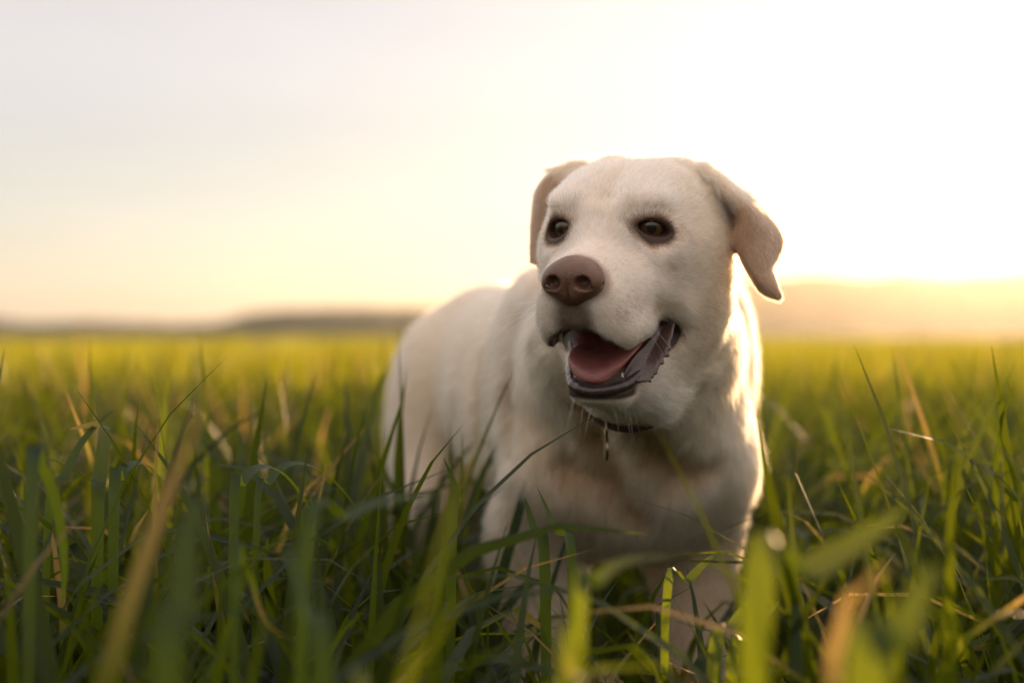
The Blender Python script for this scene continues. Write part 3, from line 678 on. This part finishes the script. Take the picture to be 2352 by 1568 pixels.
# ------------------------------------------------------------------ grass: broad cereal leaves
rng = np.random.default_rng(5)
def leaf_mat(name='leaf_blade'):
    m, t, n, l, b = new_mat(name)
    a = n.new('ShaderNodeAttribute'); a.attribute_name = 'col'
    tc = n.new('ShaderNodeTexCoord'); no = n.new('ShaderNodeTexNoise'); no.inputs['Scale'].default_value = 60; l.new(tc.outputs['Object'], no.inputs['Vector'])
    hs = n.new('ShaderNodeHueSaturation'); mr = n.new('ShaderNodeMapRange'); mr.inputs[3].default_value = .75; mr.inputs[4].default_value = 1.25
    l.new(no.outputs['Fac'], mr.inputs[0]); l.new(mr.outputs[0], hs.inputs['Value']); l.new(a.outputs['Color'], hs.inputs['Color']); l.new(hs.outputs[0], b.inputs['Base Color'])
    b.inputs['Roughness'].default_value = .42; b.inputs['Specular IOR Level'].default_value = .32
    tr = n.new('ShaderNodeBsdfTranslucent'); mc = n.new('ShaderNodeMix'); mc.data_type = 'RGBA'; mc.blend_type = 'MULTIPLY'; mc.inputs['Factor'].default_value = 1
    a2 = n.new('ShaderNodeAttribute'); a2.attribute_name = 'trn'; l.new(a2.outputs['Color'], tr.inputs['Color'])
    ms = n.new('ShaderNodeMixShader'); ms.inputs[0].default_value = .5; l.new(b.outputs[0], ms.inputs[1]); l.new(tr.outputs[0], ms.inputs[2])
    l.new(ms.outputs[0], n['Material Output'].inputs['Surface']); return m
M_leaf = leaf_mat()
def ribbons(path, width, fold, colr, twist=None):
    """path (N,K,3), width (N,K), colr (N,K,3) -> verts, quads, colours: V-folded ribbons"""
    N, K, _ = path.shape
    T = np.gradient(path, axis=1); T /= np.linalg.norm(T, axis=2, keepdims=True) + 1e-9
    h = path[:, -1] - path[:, 0]; h[:, 2] = 0; h += 1e-5; sd_ = np.stack([-h[:, 1], h[:, 0], 0 * h[:, 0]], 1); sd_ /= np.linalg.norm(sd_, axis=1, keepdims=True)
    S = np.repeat(sd_[:, None], K, 1); Nn = np.cross(T, S); Nn /= np.linalg.norm(Nn, axis=2, keepdims=True) + 1e-9
    if twist is not None:
        c, s = np.cos(twist)[..., None], np.sin(twist)[..., None]; S, Nn = S * c + Nn * s, Nn * c - S * s
    w_ = width[..., None] * .5; f_ = fold[:, None, None] * w_
    Vv = np.stack([path - S * w_ + Nn * f_, path, path + S * w_ + Nn * f_], 2).reshape(-1, 3)
    cc = np.repeat(colr[:, :, None], 3, 2).reshape(-1, 3)
    b0 = (np.arange(N)[:, None] * K + np.arange(K - 1)).ravel() * 3
    q = np.concatenate([np.stack([b0, b0 + 1, b0 + 4, b0 + 3], 1), np.stack([b0 + 1, b0 + 2, b0 + 5, b0 + 4], 1)])
    return Vv, q, cc
def leaf_obj(name, Vv, q, cc, tmul=1.0):
    o = mesh_obj(name, Vv, q, M_leaf); a = o.data.attributes.new('col', 'FLOAT_COLOR', 'POINT')
    a.data.foreach_set('color', np.concatenate((cc, np.ones((len(cc), 1))), 1).astype(np.float32).ravel())
    g = np.clip((cc[:, 1] - .75 * cc[:, 0]) / (cc[:, 1] + 1e-6) / .3, 0, 1); lum = cc.mean(1)
    tr_ = (np.array((.125 if tmul == 1 else .30, .165 if tmul == 1 else .30, .006)) * g[:, None] + np.array((.30, .19, .06)) * (1 - g[:, None])) * np.clip(lum / .021, .4, 1.8)[:, None] * tmul  # near leaves transmit less, their shade painted in; farther ones carry a sunlit glow
    a = o.data.attributes.new('trn', 'FLOAT_COLOR', 'POINT'); a.data.foreach_set('color', np.concatenate((np.clip(tr_, 0, .8), np.ones((len(cc), 1))), 1).astype(np.float32).ravel()); return o
def wprof(K): t = np.linspace(0, 1, K); return np.minimum(1, .45 + 2.2 * t) * (1 - t ** 2.6) + .02
GREENS = np.array(((.014, .036, .006), (.011, .030, .008), (.024, .044, .006), (.012, .031, .015)))
def scatter(name, root, K, wmul, label, hmul=1.0, tmul=1.0):
    N = len(root); az = rng.uniform(0, 2 * math.pi, N)
    L = rng.normal(.42, .075, N).clip(.2, .53) * hmul; lean = np.abs(rng.normal(.16, .18, N)); curl = np.abs(rng.normal(.85, .75, N)); 
    arch = rng.random(N) < .34; curl[arch] += rng.uniform(.9, 2.0, arch.sum())
    t = np.linspace(0, 1, K); ang = lean[:, None] + curl[:, None] * np.maximum(0, (t[None] - .15) / .85) ** 1.8
    az2 = az[:, None] + rng.normal(0, .35, N)[:, None] * t[None] ** 2
    st = np.stack([np.sin(ang) * np.cos(az2), np.sin(ang) * np.sin(az2), np.cos(ang)], 2) * (L / (K - 1))[:, None, None]
    path = root[:, None] + np.concatenate((np.zeros((N, 1, 3)), np.cumsum(st[:, :-1], 1)), 1)
    wd = rng.normal(.0128, .0030, N).clip(.006, .020)[:, None] * wprof(K)[None] * wmul
    base = GREENS[rng.integers(0, 4, N)] * rng.uniform(.75, 1.25, (N, 1))
    patch = vnoise(root, .5, 3.)[:, None]; base = base * (1 + .2 * patch)
    tip = (rng.random(N) < .09)[:, None] * np.clip((t[None] - rng.uniform(.6, .9, N)[:, None]) / .12, 0, 1)
    cc = base[:, None] * (1 - tip[..., None]) + np.array((.24, .17, .08)) * tip[..., None]
    dead = (rng.random(N) < .004) & ~((root[:, 1] < 1.5) & (root[:, 0] > -.1) & (root[:, 0] < .35)); cc[dead] = np.array((.20, .14, .06)) * rng.uniform(.6, 1.1, (dead.sum(), 1, 1))
    tw = rng.normal(0, .7, N)[:, None] * t[None] ** 1.5 + rng.normal(0, .3, N)[:, None]
    Vv, q, c3 = ribbons(path, wd, rng.uniform(.05, .5, N), cc, tw)
    return tag(leaf_obj(name, Vv, q, c3, tmul), label, 'grass', kind='stuff')
def roots(y0, y1, dens, pad):
    A = (y1 - y0) * ((.42 * (y0 + y1)) + 2 * pad); n = int(A * dens * 1.0)
    y = y0 + (y1 - y0) * rng.random(n * 2); wid = .42 * y + pad; keepw = rng.random(n * 2) < wid / wid.max(); y, wid = y[keepw][:n], wid[keepw][:n]
    x = rng.uniform(-1, 1, len(y)) * wid + .18 * (wid - .42 * y)
    p = np.stack([x, y, -.01 + 0 * x], 1)
    # leaves of one plant start together
    c = rng.normal(0, .012, (len(p), 2)); k = rng.integers(0, max(1, len(p) // 3), len(p)); p[:, :2] = p[k, :2] + c
    b = w2b(np.concatenate((p[:, :2], np.zeros((len(p), 1))), 1))
    inside = ((b[:, 0] > -.70) & (b[:, 0] < .03) & (np.abs(b[:, 1]) < .135))
    legs = inside & ((np.abs(np.abs(b[:, 1]) - .082) < .045) & ((np.abs(b[:, 0] + .09) < .075) | (np.abs(b[:, 0] + .57) < .09)))
    return p[~legs], inside[~legs], b[~legs]
if DO_GRASS:
    p, ins, b = roots(.22, 4.2, 1350, .75); kk = (p[:, 1] < 1.5) | (rng.random(len(p)) < .62); p, ins, b = p[kk], ins[kk], b[kk]
    head_zone = (p[:, 1] < .62) & (rng.random(len(p)) < .55)
    low = ins | ((p[:, 1] > .95) & (p[:, 1] < 1.35) & (np.abs(p[:, 0] - .11) < .17))
    # the trampled strip where the dog stands keeps shorter leaves
    zone = (p[:, 1] > .55) & (np.abs(p[:, 0] / p[:, 1] - .09) < .14)
    hm = np.where(ins, .58, np.where(low, .70, np.where(zone & (p[:, 1] < 1.4), .84, 1.0))) * (1 - .10 * sstep(.9, .4, p[:, 1]))
    keep = ~head_zone
    scatter('grass', p[keep], 10, 1.0, 'dense tall green cereal grass around the dog', hm[keep])
    p, _, _ = roots(4.2, 13, 420, 1.5); scatter('grass', p, 6, 1.5, 'blurred sunlit green grass behind the dog', .95, 1.9)
    # the field goes on behind the viewpoint
    n_ = 26000; p = np.stack([rng.uniform(-9, 9, n_), rng.uniform(-12, .15, n_), np.full(n_, -.01)], 1); p = p[np.linalg.norm(p[:, :2], axis=1) > .45]
    scatter('grass', p, 4, 2.2, 'grass of the field behind the viewpoint', 1.0)
    n_ = 17000; sdx = rng.choice((-1, 1), n_); y_ = rng.uniform(.2, 26, n_); x_ = sdx * (.42 * y_ + np.where(y_ < 4.2, .75, np.where(y_ < 13, 1.5, 4)) + rng.random(n_) ** 1.4 * 9)
    scatter('grass', np.stack([x_, y_, np.full(n_, -.01)], 1), 4, 2.4, 'grass of the field to either side', 1.0, 1.6)
    p, _, _ = roots(13, 45, 78, 4); scatter('grass', p, 4, 3.4, 'distant green grass of the field with its sunlit yellow painted in', .95, 2.2)
# far canopy of the same crop
def far_mat():
    m, t, n, l, b = new_mat('far_crop')
    tc = n.new('ShaderNodeTexCoord'); no = n.new('ShaderNodeTexNoise'); no.inputs['Scale'].default_value = 1.2; no.inputs['Detail'].default_value = 8; l.new(tc.outputs['Object'], no.inputs['Vector'])
    mx = n.new('ShaderNodeMix'); mx.data_type = 'RGBA'; mx.inputs['A'].default_value = (.05, .085, .010, 1); mx.inputs['B'].default_value = (.09, .12, .014, 1); l.new(no.outputs['Fac'], mx.inputs['Factor'])
    l.new(mx.outputs['Result'], b.inputs['Base Color']); b.inputs['Roughness'].default_value = .8
    tr = n.new('ShaderNodeBsdfTranslucent'); mc = n.new('ShaderNodeMix'); mc.data_type = 'RGBA'; mc.blend_type = 'MULTIPLY'; mc.inputs['Factor'].default_value = 1
    l.new(mx.outputs['Result'], mc.inputs['A']); mc.inputs['B'].default_value = (5.5, 4.0, .5, 1); l.new(mc.outputs['Result'], tr.inputs['Color'])  # backlit glow of the far crop put into its transmitted colour
    ms = n.new('ShaderNodeMixShader'); ms.inputs[0].default_value = .5; l.new(b.outputs[0], ms.inputs[1]); l.new(tr.outputs[0], ms.inputs[2]); l.new(ms.outputs[0], n['Material Output'].inputs['Surface'])
    return m
fy = np.concatenate((np.linspace(22, 60, 240), np.linspace(61, 420, 200))); fx = np.linspace(-1, 1, 260)
X = np.sign(fx[None]) * np.abs(fx[None]) ** 1.5 * (fy[:, None] * 1.5 + 30); Y = np.repeat(fy[:, None], 260, 1)
Z = .27 + rng.normal(0, .05, X.shape) + .03 * np.sin(X * .7 + 2 * np.sin(Y * .3))
vv = np.stack([X + rng.normal(0, .02, X.shape), Y + rng.normal(0, .03, X.shape), Z], 2).reshape(-1, 3); n, m_ = X.shape
i = (np.arange(n - 1)[:, None] * m_ + np.arange(m_ - 1)).ravel()
tag(mesh_obj('crop_field', vv, np.stack([i, i + 1, i + m_ + 1, i + m_], 1), far_mat()), 'far green crop canopy reaching to the hills', 'field', kind='stuff')

# single leaves that stand out: (label, [(px, py)...], depth, width, colour, tip colour, twist)
G1, G2, GY, GB, DR = (.030, .065, .018), (.03, .06, .03), (.036, .062, .010), (.024, .05, .038), (.20, .10, .025)
LEAVES = [
 ('broad upright leaf with its dry pale tip folded over sideways', [(222, 1240), (226, 1100), (238, 990), (222, 976), (160, 986)], 1.10, .0125, G1, (.45, .34, .20), .5),
 ('thin leaf slanting up behind the folded dry tip', [(110, 1230), (150, 1090), (200, 1000), (262, 940)], 1.12, .008, G1, G1, .3),
 ('short leaf bent over in a narrow hairpin arch', [(262, 1190), (275, 1100), (305, 1066), (345, 1075), (388, 1135)], 1.08, .010, G1, G2, .2),
 ('leaf arched over with a bluish top side', [(538, 1200), (552, 1115), (590, 1076), (640, 1082), (690, 1135), (730, 1200)], 1.06, .010, G1, G2, .2),
 ('long thin arched leaf behind the bluish arched one', [(590, 1210), (618, 1110), (665, 1066), (730, 1078), (790, 1130), (850, 1215)], 1.12, .008, G1, G1, .2),
 ('upright yellow leaf pointing straight up', [(492, 1130), (480, 1040), (450, 930)], 1.42, .014, GY, GY, .2),
 ('small upright yellow green leaf with a pointed tip', [(552, 1150), (556, 1060), (549, 985)], 1.36, .013, GY, GY, .1),
 ('crisp dark leaf spike in front of the pale chest', [(1312, 1330), (1275, 1220), (1233, 1118)], 1.03, .011, G1, G1, .5),
 ('dark leaf spike close beside the chest spike', [(1250, 1330), (1228, 1230), (1205, 1142)], 1.05, .010, G1, G1, .2),
 ('curved leaf pointing across the foreleg', [(1530, 1400), (1580, 1335), (1630, 1285), (1682, 1260)], 1.02, .007, G1, G1, .4),
 ('leaf spike in front of the hind leg', [(1035, 1260), (1048, 1140), (1018, 1050)], 1.08, .009, G1, G1, .5),
 ('orange dead leaf curled in the shade', [(540, 1380), (556, 1300), (575, 1330), (610, 1430), (690, 1478)], .80, .006, G1, DR, .3),
 ('bluish leaf drooping down at the edge of the field', [(70, 1180), (95, 1078), (130, 1180), (146, 1300), (142, 1390)], .86, .009, GB, GB, .3),
 ('very broad out of focus leaf rising in the foreground shade', [(380, 1660), (415, 1400), (430, 1220), (470, 1130)], .55, .013, GY, GY, .2),
 ('broad blurred dark leaf standing before the hind leg', [(740, 1620), (700, 1400), (660, 1250)], .66, .012, G1, G1, .2),
 ('arching blurred leaf reaching toward the hind leg', [(700, 1320), (800, 1190), (900, 1148), (1015, 1142)], .74, .010, G1, G1, .1),
 ('tall blurred leaf beside the hind leg', [(815, 1160), (840, 1020), (880, 850)], 1.75, .019, G1, GY, .2),
 ('large blurred leaf leaning in the sunlit grass', [(1990, 1660), (2060, 1480), (2150, 1290)], .52, .016, GY, GY, .1),
 ('wide blurred leaf crossing the grass beside the foreleg', [(1740, 1420), (1850, 1320), (1960, 1250), (2075, 1170)], .62, .016, (.04, .055, .01), (.04, .055, .01), .6),
 ('bright leaf bent flat across the bottom of the chest', [(1330, 1480), (1370, 1340), (1440, 1290), (1545, 1278)], .70, .009, GY, GY, .2),
 ('sharp leaf rising at the foot of the foreleg', [(1640, 1560), (1690, 1430), (1778, 1310)], .92, .010, (.04, .08, .014), (.04, .08, .014), .3),
 ('slim pointed leaf beside the sharp one', [(1680, 1570), (1720, 1470), (1790, 1380)], .94, .008, (.04, .08, .014), (.04, .08, .014), .4),
 ('pale dry leaf lying flat in the foreground', [(1285, 1566), (1310, 1552), (1350, 1560)], .62, .005, (.05, .07, .02), (.30, .20, .10), .2),
]
for lab, pts, d, wd, c0, c1, tw in LEAVES:
    A = [P(px, py, d + .02 * k) for k, (px, py) in enumerate(pts)]
    A = [np.array((A[0][0] + (A[0][0] - A[1][0]) * .15, A[0][1] - .01, -.01))] + A
    K = 22; path = sheet(np.array(A)[:, None].repeat(2, 1), K, 2)[:, 0][None]
    t = np.linspace(0, 1, K); wd_ = (wd * (np.minimum(1, .5 + 1.5 * t) * (1 - t ** 4) + .03))[None]
    cc = (np.array(c0)[None] * (1 - t[:, None] ** 3) + np.array(c1)[None] * t[:, None] ** 3)[None]
    Vv, q, c3 = ribbons(path, wd_, np.array((.25,)), cc, (tw * t + .2)[None])
    tag(leaf_obj('grass_leaf', Vv, q, c3), lab, 'leaf', 'single leaves standing out of the grass')

# ------------------------------------------------------------------ haze
if DO_HAZE:
    hv = [(x, y, z) for x in (-720, 720) for y in (-720, 720) for z in (-1.6, 27)]
    hz = mesh_obj('haze', hv, [(0, 1, 3, 2), (4, 6, 7, 5), (0, 4, 5, 1), (2, 3, 7, 6), (0, 2, 6, 4), (1, 5, 7, 3)], None, None, False)
    m = bpy.data.materials.new('haze'); m.use_nodes = True; n = m.node_tree.nodes; n.clear()
    o_ = n.new('ShaderNodeOutputMaterial'); vp = n.new('ShaderNodeVolumePrincipled')
    vp.inputs['Color'].default_value = (.95, .93, .90, 1); vp.inputs['Density'].default_value = .00028; vp.inputs['Anisotropy'].default_value = .76
    m.node_tree.links.new(vp.outputs[0], o_.inputs['Volume']); hz.data.materials.append(m); tag(hz, kind='stuff')
